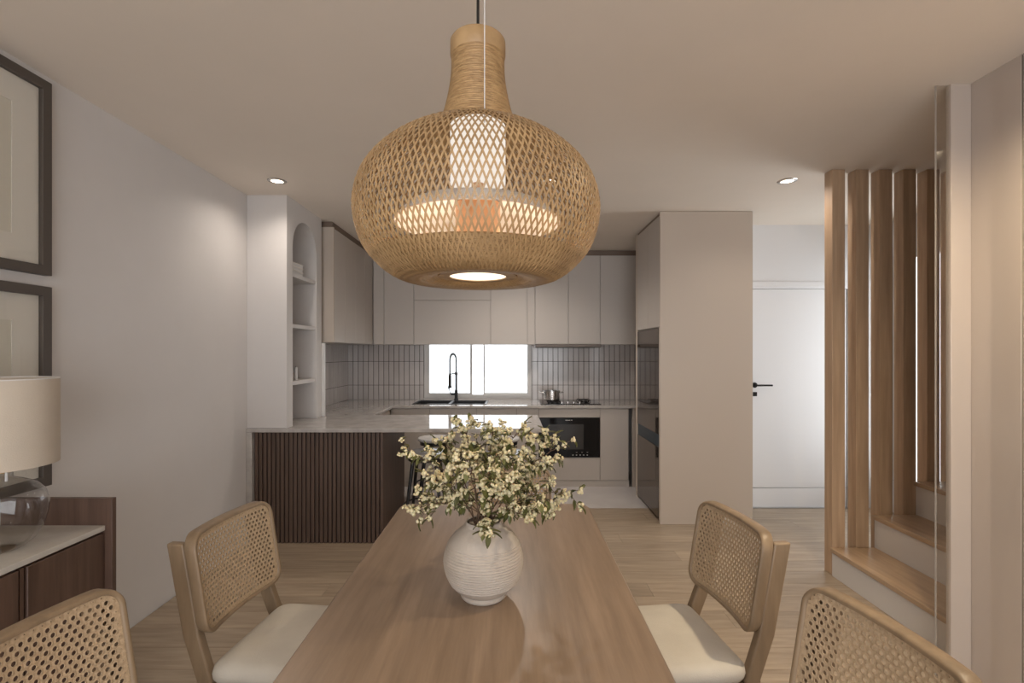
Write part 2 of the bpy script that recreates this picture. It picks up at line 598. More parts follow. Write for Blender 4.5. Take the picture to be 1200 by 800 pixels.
# ------------------------------------------------------------------ kitchen: worktop
wt = tag(obj('worktop', MB().cells([XL + .001, -1.33, -1.13, -.31, .2475, 1.92], [3.80, 4.64, 5.42, 5.60, 6.00, YB - .012],
    lambda i, j: (j == 0 and i <= 3) or (i == 0) or (j == 2 or j == 4) or (j == 3 and i != 2), .876, .906), m_stone, bevel=.003),
    'grey stone worktop running from bar peninsula round to hob and sink', 'worktop')
tag(obj('worktop_side_panel', MB().box(XL + .001, 3.80, 0, -2.035, 3.86, .875), m_stone, bevel=.002), 'narrow stone upright closing slatted bar front against left wall', 'panel')

# peninsula base with slats
pb = thing('bar_cabinet', 'dark walnut peninsula base with vertical slatted front under the worktop', 'cabinet', (-1.55, 4.2, 0))
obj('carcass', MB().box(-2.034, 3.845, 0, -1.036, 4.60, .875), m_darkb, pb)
obj('side_panel', MB().box(-1.036, 3.828, 0, -1.017, 4.60, .875), m_dark, pb, bevel=.001)
NS = 29
sp = (2.030 - 1.040) / NS
me = MB().box(-sp * .36, -.017, 0, sp * .36, 0, .872).mesh('slat')
for i in range(NS):
    link('slat', me, m_dark, pb, (-2.030 + sp * (i + .5) + 1.55, 3.844 - 4.2, 0), bevel=.002)


# base cabinets under the back run
def door_set(parent, mat, rects, plane, t, axis='y', name='door', gap=.002):
    for a, b, z0, z1 in rects:
        if axis == 'y': mb = MB().box(a + gap, plane, z0 + gap, b - gap, plane + t, z1 - gap)
        else: mb = MB().box(plane - t, a + gap, z0 + gap, plane, b - gap, z1 - gap)
        obj(name, mb, mat, parent, bevel=.0015)


CY = 5.44
bc = thing('base_cabinet', 'greige base cabinet row under the back worktop, beside the microwave', 'cabinet', (-.5, 5.8, 0))
obj('carcass', MB().cells([-1.30, -1.16, -.28, .30, .985, 1.305], [.07, .325, .70, .775, .875], lambda i, j: not (i == 3 and j in (1, 2)) and not (i == 1 and j >= 2), CY + .02, YB - .01, 'xzy'), m_brown, bc)
obj('plinth', MB().box(-1.357, CY + .006, 0, 1.31, CY + .03, .068), m_cab, bc)
door_set(bc, m_cab, [(-1.357, -.92, .07, .872), (-.92, -.40, .07, .872), (-.40, .05, .07, .872), (.05, .30, .07, .872), (.985, 1.305, .07, .872)], CY, .02)
door_set(bc, m_cab, [(.30, .985, .07, .328), (.30, .985, .772, .872)], CY, .02, name='drawer_front')
tag(obj('filler_panel', MB().box(1.345, CY - .01, 0, 1.92, CY + .02, .875), m_cab, bevel=.0015), 'narrow greige end filler between base cabinets and tall unit', 'panel')
lc = thing('base_cabinet', 'greige base cabinet run under the worktop along the tiled left wall', 'cabinet', (-1.7, 5.0, 0))
obj('carcass', MB().box(XL + .005, 4.66, 0, -1.38, YB - .01, .875), m_brown, lc)
door_set(lc, m_cab, [(4.66, 5.05, .07, .872), (5.05, 5.43, .07, .872)], -1.36, .02, 'x')

# built in microwave
mw = thing('microwave_oven', 'black glass built-in microwave below the hob', 'oven', (.64, 5.7, .33))
obj('body', MB().box(.305, CY + .012, .330, .980, CY + .40, .768), m_black, mw)
fr = obj('door', MB().box(.303, CY - .006, .330, .982, CY + .011, .770), m_blackg, mw, bevel=.002)
obj('window_glass', MB().box(.40, CY - .0075, .42, .80, CY - .0062, .70), M('oven_window', (.02, .018, .017), .15), fr, label='slightly paler see-through panel')
mk = MB()
for i in range(5): mk.box(.598 + i * .011, CY - .0075, .741, .606 + i * .011, CY - .0062, .748)
mk.box(.662, CY - .0075, .741, .672, CY - .0062, .748)
obj('logo_mark', mk, m_white, fr, label='tiny pale maker mark at the top')
mk = MB()
for i in range(5):
    mk.box(.675 + i * .04, CY - .0075, .352, .687 + i * .04, CY - .0062, .360)
    if i % 2 == 0: mk.box(.715 + i * .03, CY - .0075, .385, .730 + i * .03, CY - .0062, .388)
ctm = obj('control_marks', mk, m_white, fr, label='pale touch control symbols along the bottom')
ctm['kind'] = 'stuff'

# upper cabinets, back run and left run
UZ, UT = 1.597, 2.672
UY = 5.87
uc = thing('wall_cabinet', 'row of pale greige wall cabinets above the kitchen window', 'cabinet', (0, 6.0, UZ))
obj('carcass', MB().box(-1.675, UY + .02, UZ, 2.0, YB - .011, UT), m_cabu, uc)
obj('top_filler', MB().box(-1.70, UY + .012, UT + .001, 2.0, YB - .011, ZC - .001), m_brown, uc, label='brown strip above the doors')
door_set(uc, m_cabu, [(-1.675, -1.545, UZ, UT), (-1.545, -1.185, UZ, UT), (-1.185, -.2575, UZ, 2.13), (-1.185, -.2575, 2.13, UT), (-.2575, .185, UZ, UT), (.185, .278, UZ, UT), (.278, .68, UZ + .005, UT), (.68, 1.066, UZ + .005, UT), (1.066, 1.50, UZ, UT), (1.50, 1.95, UZ, UT)], UY, .02)
ul = thing('wall_cabinet', 'wall cabinets on left wall over tiles, with beige end panel beside arched niche', 'cabinet', (-1.9, 5.2, UZ))
obj('carcass', MB().box(XL + .011, 4.605, UZ, -1.70, UY + .018, UT), m_cabu, ul)
obj('end_panel', MB().box(XL + .002, 4.58, UZ, -1.68, 4.603, UT + .01), m_tall, ul, bevel=.001, label='beige end panel')
obj('top_filler', MB().box(XL + .002, 4.585, UT + .011, -1.695, UY + .01, ZC - .001), m_brown, ul, label='brown strip above the doors')
door_set(ul, m_cabu, [(4.604, 4.90, UZ, UT), (4.90, 5.23, UZ, UT), (5.23, 5.55, UZ, UT), (5.55, 5.868, UZ, UT)], -1.68, .018, 'x')

hd = thing('range_hood', 'slim bronze slide-out range hood under the wall cabinets over the hob', 'hood', (.67, 5.8, 1.55))
obj('body', MB().box(.278, UY - .05, UZ - .034, 1.066, UY + .24, UZ - .001), m_hood, hd, bevel=.003)
obj('front_lip', MB().box(.278, UY - .062, UZ - .030, 1.066, UY - .051, UZ + .003), m_hood, hd, bevel=.002)
obj('hood_filter', MB().box(.34, UY - .02, UZ - .038, 1.0, UY + .2, UZ - .0345), m_black, hd)

# hob with knobs, pot
hb = thing('hob', 'black glass gas hob set in the worktop, under the hood', 'hob', (.66, 5.78, .906))
obj('glass_top', MB().box(.33, 5.56, .9065, 1.02, 6.02, .914), m_blackg, hb, bevel=.002)
for i, (cx, cy) in enumerate(((.50, 5.90), (.50, 5.70), (.86, 5.86))):
    b = obj('burner', MB().lathe([(.05, .915), (.05, .921), (.03, .925), (0, .925)], (cx, cy, 0), 20), m_black, hb, smooth=40)
    g = MB().tube([(cx + .06 * math.cos(q), cy + .06 * math.sin(q), .934) for q in [PI * j / 8 for j in range(17)]], .005, 6, False)
    for k in range(4):
        a = k * PI / 2 + PI / 4
        g.tube([(cx + .03 * math.cos(a), cy + .03 * math.sin(a), .934), (cx + .095 * math.cos(a), cy + .095 * math.sin(a), .934), (cx + .10 * math.cos(a), cy + .10 * math.sin(a), .915)], .005, 6)
    obj('pan_support', g, m_black, b)
for i in range(4):
    obj('knob', MB().lathe([(.017, .9145), (.017, .934), (.013, .938), (0, .938)], (.575 + i * .068, 5.60, 0), 16), m_steel, hb, smooth=40)
pt = thing('saucepan', 'lidless pale metal saucepan standing on left ring of the hob', 'pot', (.47, 5.78, .94))
px, py = .47, 5.76
obj('pan_body', MB().lathe([(0, .9395), (.085, .9395), (.095, .948), (.097, 1.045), (.101, 1.047), (.101, 1.05), (.094, 1.05), (.092, .95), (.08, .945), (0, .945)], (px, py, 0), 32), m_steel, pt, smooth=40)
for s in (-1, 1):
    obj('handle', MB().tube([(px + s * .097, py - .03, 1.03), (px + s * .135, py - .028, 1.034), (px + s * .14, py, 1.035), (px + s * .135, py + .028, 1.034), (px + s * .097, py + .03, 1.03)], .006, 8), m_steel, pt, smooth=60)

# sink and faucet
sk = thing('kitchen_sink', 'dark double bowl sink sunk in the worktop below the window', 'sink', (-.72, 5.8, .7))
for a, b in ((-1.125, -.735), (-.705, -.315)):
    obj('bowl', MB().cells([a, a + .004, b - .004, b], [5.605, 5.609, 5.991, 5.995], lambda i, j: not (i == 1 and j == 1), .73, .9065).box(a, 5.605, .724, b, 5.995, .729), m_black, sk)
obj('rim', MB().cells([-1.15, -1.124, -.736, -.704, -.316, -.29], [5.585, 5.606, 5.994, 6.015], lambda i, j: not (i in (1, 3) and j == 1), .907, .911), m_black, sk, bevel=.001)
fx, fy = -.695, 6.06
fc = thing('kitchen_faucet', 'tall black spring kitchen faucet behind the sink against the window', 'faucet', (fx, fy, .906))
obj('base', MB().lathe([(.027, .9065), (.027, .925), (.02, .93), (.02, 1.03), (.014, 1.035), (.014, 1.26), (0, 1.26)], (fx, fy, 0), 20), m_black, fc, smooth=40)
sprp = []
for k in range(15):
    a = PI * k / 14
    sprp.append((fx - .01 - .03 * (1 - math.cos(a)) + .01, fy - .075 * (1 - math.cos(a)), 1.40 + .085 * math.sin(a)))
pth = [(fx, fy, 1.26), (fx, fy, 1.32)] + sprp + [(fx - .06, fy - .15, 1.32), (fx - .06, fy - .15, 1.21)]
obj('hose', MB().tube(pth, .008, 10), m_black, fc, smooth=60)
# coil round the hose
coil = []
P = [Vector(p) for p in pth]
T = 0
for i in range(len(P) - 1):
    seg = P[i + 1] - P[i]
    t = seg.normalized()
    a = t.cross(Vector((1, .3, .1))).normalized()
    b = t.cross(a)
    n = max(2, int(seg.length / .0022))
    for k in range(n):
        T += .0022 / .011 * 2 * PI if False else .95
        coil.append(P[i] + seg * (k / n) + (a * math.cos(T) + b * math.sin(T)) * .014)
obj('spring_coil', MB().tube(coil, .0022, 4), m_black, fc, smooth=60)
obj('spray_head', MB().lathe([(.011, 1.24), (.018, 1.22), (.018, 1.10), (.024, 1.085), (.024, 1.07), (0, 1.07)], (fx - .06, fy - .15, 0), 16), m_black, fc, smooth=40)
obj('holder_arm', MB().tube([(fx, fy, 1.25), (fx - .06, fy - .15, 1.235)], .008, 8).lathe([(.022, 1.225), (.022, 1.245)], (fx, fy, 0), 16), m_black, fc, smooth=40)
obj('lever', MB().tube([(fx, fy, .985), (fx - .065, fy - .01, .985)], .015, 12).tube([(fx - .065, fy - .01, .985), (fx - .09, fy - .015, 1.05)], .005, 8).lathe([(0, 1.045), (.011, 1.05), (.011, 1.07), (0, 1.075)], (fx - .09, fy - .015, 0), 12), m_black, fc, smooth=40)

# tall unit + refrigerator
X0 = 1.298
tu = thing('tall_cabinet', 'tall beige cabinet block housing the refrigerator, right of kitchen', 'cabinet', (1.7, 4.7, 0))
obj('carcass', MB().prism([(4.272, 0), (4.30, 0), (4.30, 1.722), (5.03, 1.722), (5.03, 0), (5.098, 0), (5.098, ZC - .003), (4.272, ZC - .003)], 'x', X0 + .021, 2.10), m_tall, tu)
obj('side_panel', MB().box(X0 - .004, 4.25, 0, 2.104, 4.271, ZC - .003), m_tall, tu, bevel=.0015)
obj('stile', MB().box(X0, 5.032, 0, X0 + .02, 5.098, ZC - .003), m_tall, tu, bevel=.001)
obj('stile', MB().box(X0, 4.272, 0, X0 + .02, 4.30, 1.727), m_tall, tu, bevel=.001)
for a, b in ((4.272, 4.65), (4.652, 5.03)):
    obj('door', MB().box(X0, a + .001, 1.729, X0 + .02, b - .001, ZC - .03), m_cabu, tu, bevel=.0015)
obj('top_filler', MB().box(X0 + .008, 4.273, ZC - .029, X0 + .02, 5.03, ZC - .004), m_brown, tu)
fg = thing('refrigerator', 'built-in refrigerator with tinted mirror glass doors and dark blue handle recess', 'refrigerator', (1.7, 4.66, 0))
obj('body', MB().box(X0 + .024, 4.304, .003, 2.09, 5.026, 1.715), m_black, fg)
obj('door', MB().box(X0 - .002, 4.305, .775, X0 + .022, 5.026, 1.716), m_fridge, fg, bevel=.001, label='upper tinted mirror door')
obj('door', MB().box(X0 - .002, 4.305, .035, X0 + .022, 5.026, .660), m_fridge, fg, bevel=.001, label='lower tinted mirror door')
obj('handle_recess', MB().box(X0 + .003, 4.305, .662, X0 + .022, 5.026, .773), m_teal, fg, label='dark blue handle recess between doors')

# ------------------------------------------------------------------ bar stools


def stool():
    t = thing('bar_stool', 'x', 'stool', (0, 0, 0), 0, 'bar stools at the peninsula')
    obj('seat', MB().lathe([(0, .615), (.15, .615), (.172, .625), (.178, .638), (.172, .650), (.15, .654), (.10, .648), (0, .645)], (0, 0, 0), 36), M('stool_seat', (.74, .72, .70), .14), t, smooth=50, label='round seat, paled with a painted window reflection')  # pale base colour stands in for the window reflected on the seat
    obj('seat_ring', MB().lathe([(.12, .585), (.155, .585), (.155, .614), (.12, .614)], (0, 0, 0), 36, True), m_black, t, smooth=40)
    for k in range(4):
        a = PI / 4 + k * PI / 2
        obj('leg', MB().tube([(.135 * math.cos(a), .135 * math.sin(a), .60), (.225 * math.cos(a), .225 * math.sin(a), 0.002)], [.016, .012], 10), m_black, t, smooth=40)
    obj('footrest', MB().tube([(.195 * math.cos(a), .195 * math.sin(a), .2) for a in [2 * PI * k / 28 for k in range(29)]], .008, 8, False), m_black, t, smooth=60)
    return t


st = stool()
st.location = (-.735, 4.18, 0)
st['label'] = 'round seated stool tucked under the peninsula beside dark side panel'
dup(st, (-.765, 4.88, 0), .2, 'round stool beyond the peninsula, behind the one beside dark side panel')
dup(st, (-.06, 4.18, 0), 0, 'round stool tucked under the peninsula behind the flowers')
dup(st, (-.10, 4.88, 0), .2, 'round stool beyond the peninsula in the kitchen aisle, seen through the flowers')

# ------------------------------------------------------------------ niche objects
bk = thing('book', 'lowest of the pale books stacked on top niche shelf', 'book', (-1.9, 4.06, 2.147), 0, 'books on the top niche shelf')
obj('cover', MB().box(-1.98, 3.94, 2.1475, -1.80, 4.20, 2.152).box(-1.98, 3.94, 2.176, -1.80, 4.20, 2.180).box(-1.98, 3.94, 2.152, -1.975, 4.20, 2.176), m_mat, bk)
obj('pages', MB().box(-1.974, 3.944, 2.1525, -1.804, 4.196, 2.1755), m_white, bk)
dup(bk, (-1.895, 4.055, 2.181), .05, 'middle pale book of the stack on top niche shelf')
dup(bk, (-1.90, 4.05, 2.215), -.04, 'uppermost pale book of the stack on top niche shelf')
for i, (yy, lb) in enumerate(((3.96, 'small brown glass jar nearest the column front on lowest niche shelf'), (4.05, 'small brown glass jar next to the white candle on lowest niche shelf'))):
    j = thing('jar', lb, 'jar', (-1.86, yy, 1.267), 0, 'jars on the lowest niche shelf')
    obj('glass_body', MB().lathe([(0, 1.2675), (.033, 1.2675), (.036, 1.275), (.036, 1.33), (.028, 1.345), (0, 1.345)], (-1.86, yy, 0), 20), M('amber_glass', (.25, .16, .10), .1), j, smooth=40)
    obj('lid', MB().lathe([(.03, 1.3455), (.03, 1.362), (0, 1.362)], (-1.86, yy, 0), 20), m_brown, j, smooth=40)
cd = thing('candle', 'slim white pillar candle on lowest niche shelf', 'candle', (-1.84, 4.14, 1.267))
obj('wax', MB().lathe([(0, 1.2675), (.014, 1.2675), (.014, 1.372), (.011, 1.375), (0, 1.372)], (-1.84, 4.14, 0), 16), m_white, cd, smooth=40)
obj('wick', MB().tube([(-1.84, 4.14, 1.373), (-1.84, 4.14, 1.383)], .0015, 6), m_black, cd)

# ------------------------------------------------------------------ stair and screen
SY0, SY1 = 2.268, 3.274
st_ = thing('staircase', 'white stair with oak treads climbing to the right behind the oak screen', 'stairs', (2.5, 2.8, 0))
edges = [2.152, 2.437, 2.716, 2.995, 3.28]
hts = [.19, .41, .635, .855, 1.08]
for i in range(5):
    x0 = edges[i]
    x1 = edges[i + 1] if i < 4 else 3.575
    zb = hts[i] - .03
    o = obj('riser', MB().box(x0, SY0 + .002, (hts[i - 1] + .001) if i else .001, x0 + .02, SY1 - .004, zb), m_riser, st_)
    obj('tread', MB().box(x0 - .014, SY0, zb + .001, x1 + (.019 if i < 4 else 0), SY1 - .002, hts[i]), wood('tread_oak', (.36, .24, .15), (.48, .34, .22), (12, 1.2, 12), .3) if i == 0 else bpy.data.materials['tread_oak'], st_, bevel=.003)
obj('stringer', MB().prism([(2.18, 0)] + sum([[(e + .02, (hts[i - 1]) if i else 0), (e + .02, hts[i] - .031)] for i, e in enumerate(edges)], []) + [(3.57, 1.049), (3.57, 0)], 'y', SY1 - .03, SY1 - .006), m_riser, st_)

scr = thing('slatted_screen', 'full-height screen of upright oak slats at the foot of the stairs', 'screen', (2.5, 3.31, 0))
P0, PP, PWd = 2.156, .1597, .087
for i in range(9):
    x0 = P0 + PP * i
    if x0 + PWd > 3.57: break
    obj('slat', MB().box(x0, SY1 + .001, .001, x0 + PWd, SY1 + .083, ZC - .001), m_oak, scr, bevel=.0025, off=None)
gp = thing('glass_panel', 'clear full-height glass pane beside the stairs, edge toward room', 'glass', (2.0, 2.25, 0))
obj('pane', MB().box(1.960, 2.246, .012, 2.016, 2.254, ZC - .002), m_glassp, gp)
obj('pane_edge', MB().box(1.9585, 2.246, .012, 1.9598, 2.254, ZC - .002), M('polished_glass_edge', (.42, .38, .34), .3), gp, label='pale polished pane edge')
obj('floor_channel', MB().box(1.9585, 2.240, .0005, 2.016, 2.262, .0115), m_steel, gp)

# ------------------------------------------------------------------ ceiling downlights
for i, (x, y, e, col) in enumerate(DOWN):
    lb = ['round recessed downlight in ceiling in front of the arched niche column', 'round recessed downlight in ceiling left of the oak slatted screen',
          'recessed downlight seen through right side of the woven pendant', 'added downlight hidden behind the pendant, brightening the kitchen aisle',
          'recessed downlight above the chair in front of the stairs', 'recessed downlight above the sideboard chair',
          'recessed downlight behind the camera by the glossy wall', 'recessed downlight behind the camera by the painted wall'][i]
    t = thing('downlight', lb, 'light', (x, y, ZC), 0, 'recessed ceiling downlights')
    obj('trim_ring', MB().lathe([(.042, ZC - .004), (.044, ZC - .006), (.064, ZC - .003), (.066, ZC - .0005), (.042, ZC - .0005)], (x, y, 0), 32, True), m_steel, t, smooth=50)
    obj('lens', MB().lathe([(0, ZC - .003), (.041, ZC - .003), (.041, ZC - .0006), (0, ZC - .0006)], (x, y, 0), 32), m_led, t)
    l = light('SPOT', 'downlight_beam', (x, y, ZC - .015), (0, 0, 0), e, col, spot_size=math.radians(150), spot_blend=1.0, shadow_soft_size=.04)

# ------------------------------------------------------------------ dining table
TX0, TX1, TY0, TY1 = -.547, .375, .22, 2.417
tb = thing('dining_table', 'long light brown wooden dining table with rounded corners, vase on it', 'table', ((TX0 + TX1) / 2, (TY0 + TY1) / 2, 0))
top = [((TX0 + TX1) / 2 + a, (TY0 + TY1) / 2 + b) for a, b in rrect((TX1 - TX0) / 2, (TY1 - TY0) / 2, .06, 8)]
obj('tabletop', MB().prism(top, 'z', .722, .75), m_table, tb, bevel=.006, smooth=35)
obj('apron', MB().cells([TX0 + .09, TX0 + .112, TX1 - .112, TX1 - .09], [TY0 + .15, TY0 + .172, TY1 - .172, TY1 - .15], lambda i, j: not (i == 1 and j == 1), .655, .7215), m_table, tb)
for sx in (TX0 + .10, TX1 - .10):
    for sy in (TY0 + .16, TY1 - .16):
        obj('leg', MB().tube([(sx, sy, .6545), (sx, sy, .001)], [.034, .022], 16), m_table, tb, smooth=40)


# ------------------------------------------------------------------ dining chairs
def make_chair():
    t = thing('dining_chair', 'x', 'chair', (0, 0, 0), 0, 'cane back dining chairs round the table')
    # front +x. back panel: centre height .728, half width .215, half height .165
    HW, HH, ZM, K = .215, .168, .727, .62

    def bend(u, v, wv):
        # u across, v up, wv toward the sitter; leans back with height, ends curve forward
        return (-.262 - .17 * v + K * u * u + wv, u * (1 - .0 * v), ZM + v)

    def ring(hw0, hh0, r0, hw1, hh1, r1, w0, w1):
        a, b = rrect(hw0, hh0, r0, 8), rrect(hw1, hh1, r1, 8)
        # long straight runs need points so they can bend
        def dens(pts):
            out = []
            for i, p in enumerate(pts):
                q = pts[(i + 1) % len(pts)]
                d = math.hypot(q[0] - p[0], q[1] - p[1])
                n = 10 if d > .1 else 1
                for k in range(n): out.append((p[0] + (q[0] - p[0]) * k / n, p[1] + (q[1] - p[1]) * k / n))
            return out
        a, b = dens(a), dens(b)
        n = len(a)
        sec = [(a, w0 + .006), (a, w1 - .006), (None, w1), (b, w1 - .002), (b, w0), ]
        rows = []
        ins = lambda P, Q, f: [(p[0] + (q[0] - p[0]) * f, p[1] + (q[1] - p[1]) * f) for p, q in zip(P, Q)]
        rows.append([bend(p[0], p[1], w0 + .008) for p in a])
        rows.append([bend(p[0], p[1], w1 - .008) for p in a])
        rows.append([bend(p[0], p[1], w1 - .002) for p in ins(a, b, .15)])
        rows.append([bend(p[0], p[1], w1) for p in ins(a, b, .35)])
        rows.append([bend(p[0], p[1], w1 - .001) for p in ins(a, b, .85)])
        rows.append([bend(p[0], p[1], w1 - .005) for p in b])
        rows.append([bend(p[0], p[1], w0 + .003) for p in b])
        rows.append([bend(p[0], p[1], w0) for p in ins(a, b, .8)])
        rows.append([bend(p[0], p[1], w0) for p in ins(a, b, .3)])
        m = len(rows)
        vs = sum(rows, [])
        fs = []
        for i in range(m):
            j = (i + 1) % m
            for k in range(n):
                fs.append((i * n + k, i * n + (k + 1) % n, j * n + (k + 1) % n, j * n + k))
        return MB().add(vs, fs)
    br = obj('backrest', ring(HW, HH, .055, HW - .014, HH - .014, .042, -.042, 0), m_chair, t, smooth=50)
    # cane sheet: real holes in a staggered pattern
    p, q = .0180, .0156
    mb = MB()
    hw, hh, rr = HW - .011, HH - .011, .047

    def inside(u, v):
        du, dv = abs(u) - (hw - rr), abs(v) - (hh - rr)
        if du > 0 and dv > 0: return math.hypot(du, dv) < rr
        return abs(u) < hw and abs(v) < hh
    nr, nc = int(2 * hh / q) + 1, int(2 * hw / p) + 2
    for j in range(nr):
        v = -hh + q * (j + .5)
        for i in range(nc):
            u = -hw + p * (i + (.5 if j % 2 else 0))
            if not inside(u * .985, v * .985): continue
            border = not inside(u * 1.075, v * 1.095)
            R = .0016 if border else .0056
            outer = [(p / 2, 0), (p / 2, q / 2), (0, q / 2), (-p / 2, q / 2), (-p / 2, 0), (-p / 2, -q / 2), (0, -q / 2), (p / 2, -q / 2)]
            inner = [(R * math.cos(a), R * math.sin(a)) for a in [k * PI / 4 for k in range(8)]]
            cl = lambda a, b: (max(-hw, min(hw, u + a)), max(-hh, min(hh, v + b)))
            vs = [bend(*cl(a, b), -.008) for a, b in outer] + [bend(*cl(a, b), -.0068) for a, b in inner] + [bend(*cl(a, b), -.0092) for a, b in inner]
            fs = [(k, (k + 1) % 8, 8 + (k + 1) % 8, 8 + k) for k in range(8)] + [(8 + k, 8 + (k + 1) % 8, 16 + (k + 1) % 8, 16 + k) for k in range(8)]
            mb.add(vs, fs)
    obj('cane_panel', mb, m_cane, t, smooth=60, label='woven cane panel')
    for s in (-1, 1):
        yy = s * .1945
        xt = bend(yy, HH, -.042)[0] - .026
        xm = bend(yy, -HH, -.042)[0] - .024
        obj('leg', MB().sweep([(xt, yy, ZM + HH - .030), (xm, yy, ZM - HH), (-.225, yy * 1.02, .42), (-.245, yy * 1.05, .20), (-.275, yy * 1.08, .001)],
                              [.030, .029, .027, .020, .014], [.0145, .0155, .0165, .015, .013]), m_chair, t, bevel=.006, label='rear leg rising behind backrest')
        obj('leg', MB().sweep([(.19, s * .185, .405), (.195, s * .19, .001)], [.020, .013], [.020, .013]), m_chair, t, bevel=.005)
    obj('seat_frame', MB().cells([-.202, -.17, .178, .212], [-.208, -.176, .176, .208], lambda i, j: not (i == 1 and j == 1), .355, .408), m_chair, t, bevel=.006)
    # cushion
    rows = []
    NP = 10
    prof = [(.88, .409), (.97, .412), (1.0, .425), (1.005, .440), (.985, .456), (.94, .467), (.85, .474), (.65, .479), (.35, .482), (.0001, .483)]
    base = rrect(.222, .215, .05, 6)
    n = len(base)
    for f, z in prof:
        wob = [1 + .006 * math.sin(5 * math.atan2(b, a) + z * 60) for a, b in base]
        rows.append([(a * f * o - .0 + .004, b * f * o, z) for (a, b), o in zip(base, wob)])
    vs = sum(rows, [])
    fs = [tuple(range(n))[::-1]]
    for i in range(len(rows) - 1):
        for k in range(n):
            fs.append((i * n + k, i * n + (k + 1) % n, (i + 1) * n + (k + 1) % n, (i + 1) * n + k))
    obj('cushion', MB().add(vs, fs), m_cush, t, smooth=80, label='cream seat cushion')
    return t


R = math.radians
ch = make_chair()
ch.location = (-.765, 1.785, 0)
ch.rotation_euler = (0, 0, R(-6))
ch['label'] = 'cane back chair with cream cushion on left side of table, near the slatted bar'
dup(ch, (-.79, 1.04, 0), R(-7), 'cane back chair cut off at lower left, in front of the dark sideboard')
dup(ch, (.545, 1.785, 0), PI + R(7), 'cane back chair with cream cushion on right side of table, facing the vase')
dup(ch, (.545, 1.045, 0), PI + R(8), 'cane back chair cut off at lower right, in front of the stairs')
dup(ch, (-.01, 2.27, 0), -PI / 2, 'cane back chair at far head of table, behind the vase of flowers')

# ------------------------------------------------------------------ sideboard
SX, SYE = -1.65, 1.975
sb = thing('sideboard', 'dark walnut sideboard with pale stone top against the left wall', 'sideboard', (-1.86, 1.3, 0))
obj('end_panel', MB().box(XL + .002, SYE, 0, SX + .026, SYE + .022, .908), m_side, sb, bevel=.0015, label='raised far end panel')
obj('carcass', MB().box(XL + .002, .50, .06, SX - .022, SYE - .001, .778), m_side, sb)
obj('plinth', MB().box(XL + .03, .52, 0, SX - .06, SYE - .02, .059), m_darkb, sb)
obj('stone_top', MB().box(XL + .002, .49, .779, SX, SYE - .001, .80), m_stone2, sb, bevel=.002)
for a, b in ((1.66, SYE - .003), (1.06, 1.63), (.52, 1.03)):
    obj('door', MB().box(SX - .021, a, .065, SX - .003, b, .770), m_side, sb, bevel=.002)
for a in (1.63, 1.03):
    obj('divider', MB().box(SX - .021, a + .008, .065, SX - .008, a + .022, .770), m_side, sb)

# table lamp
lx, ly = -1.825, 1.72
tl = thing('table_lamp', 'table lamp with drum linen shade and clear glass globe on the sideboard', 'lamp', (lx, ly, .80))
obj('lamp_shade', MB().lathe([(.165, 1.10), (.168, 1.10), (.1675, 1.405), (.1645, 1.405)], (lx, ly, 0), 64, True), m_shade, tl, smooth=40)
obj('shade_rim', MB().lathe([(.1645, 1.4052), (.1680, 1.4052), (.1680, 1.409), (.1645, 1.409)], (lx, ly, 0), 64, True), m_white, tl, smooth=40, label='pale top binding')
gl = [(r_ * .77, z_) for r_, z_ in [(.07, .803), (.10, .806), (.135, .83), (.163, .87), (.180, .925), (.182, .955), (.170, .995), (.140, 1.025), (.09, 1.045), (.058, 1.055), (.056, 1.0745)]]
obj('glass_globe', MB().lathe(gl, (lx, ly, 0), 48), m_lglass, tl, smooth=80, label='clear glass globe')
obj('base_disc', MB().lathe([(0, .8005), (.05, .8005), (.05, .8025), (0, .8025)], (lx, ly, 0), 32), m_brass, tl)
obj('stem', MB().lathe([(.042, 1.076), (.042, 1.15), (.02, 1.155), (.02, 1.22), (0, 1.22)], (lx, ly, 0), 32), m_brass, tl, smooth=40, label='brass neck')
obj('bulb', MB().lathe([(0, 1.221), (.014, 1.224), (.03, 1.26), (.028, 1.285), (0, 1.305)], (lx, ly, 0), 20), m_opal, tl, smooth=60)
sp_ = MB()
for k in range(3):
    a = k * 2 * PI / 3 + .3
    sp_.tube([(lx + .02 * math.cos(a), ly + .02 * math.sin(a), 1.15), (lx + .165 * math.cos(a), ly + .165 * math.sin(a), 1.15)], .002, 6)
obj('shade_spider', sp_, m_brass, tl)
obj('candle_tube', MB().tube([(lx + .058, ly - .02, 1.05), (lx + .058, ly - .02, 1.17)], .004, 8), m_white, tl, label='thin white rod beside the neck')

# ------------------------------------------------------------------ pictures
for (z0, z1, lb) in ((1.84, 2.695, 'upper dark framed print on left wall, close to the ceiling'), (.912, 1.79, 'lower dark framed print on left wall, behind the table lamp')):
    y0, y1 = 1.28, 2.165
    pc = thing('picture', lb, 'picture', (XL, (y0 + y1) / 2, z0), 0, 'framed prints on the left wall')
    fw = .042
    obj('frame', MB().cells([y0, y0 + fw, y1 - fw, y1], [z0, z0 + fw, z1 - fw, z1], lambda i, j: not (i == 1 and j == 1), XL + .001, XL + .034, 'yzx'), m_frame, pc, bevel=.002)
    obj('mat', MB().cells([y0 + fw, y0 + .155, y1 - .155, y1 - fw], [z0 + fw, z0 + .155, z1 - .155, z1 - fw], lambda i, j: not (i == 1 and j == 1), XL + .010, XL + .014, 'yzx'), m_mat, pc)
    obj('art_print', MB().box(XL + .004, y0 + fw, z0 + fw, XL + .0095, y1 - fw, z1 - fw), m_art, pc, label='plain beige abstract print')
    obj('glass', MB().box(XL + .019, y0 + fw, z0 + fw, XL + .021, y1 - fw, z1 - fw), m_pglass, pc)

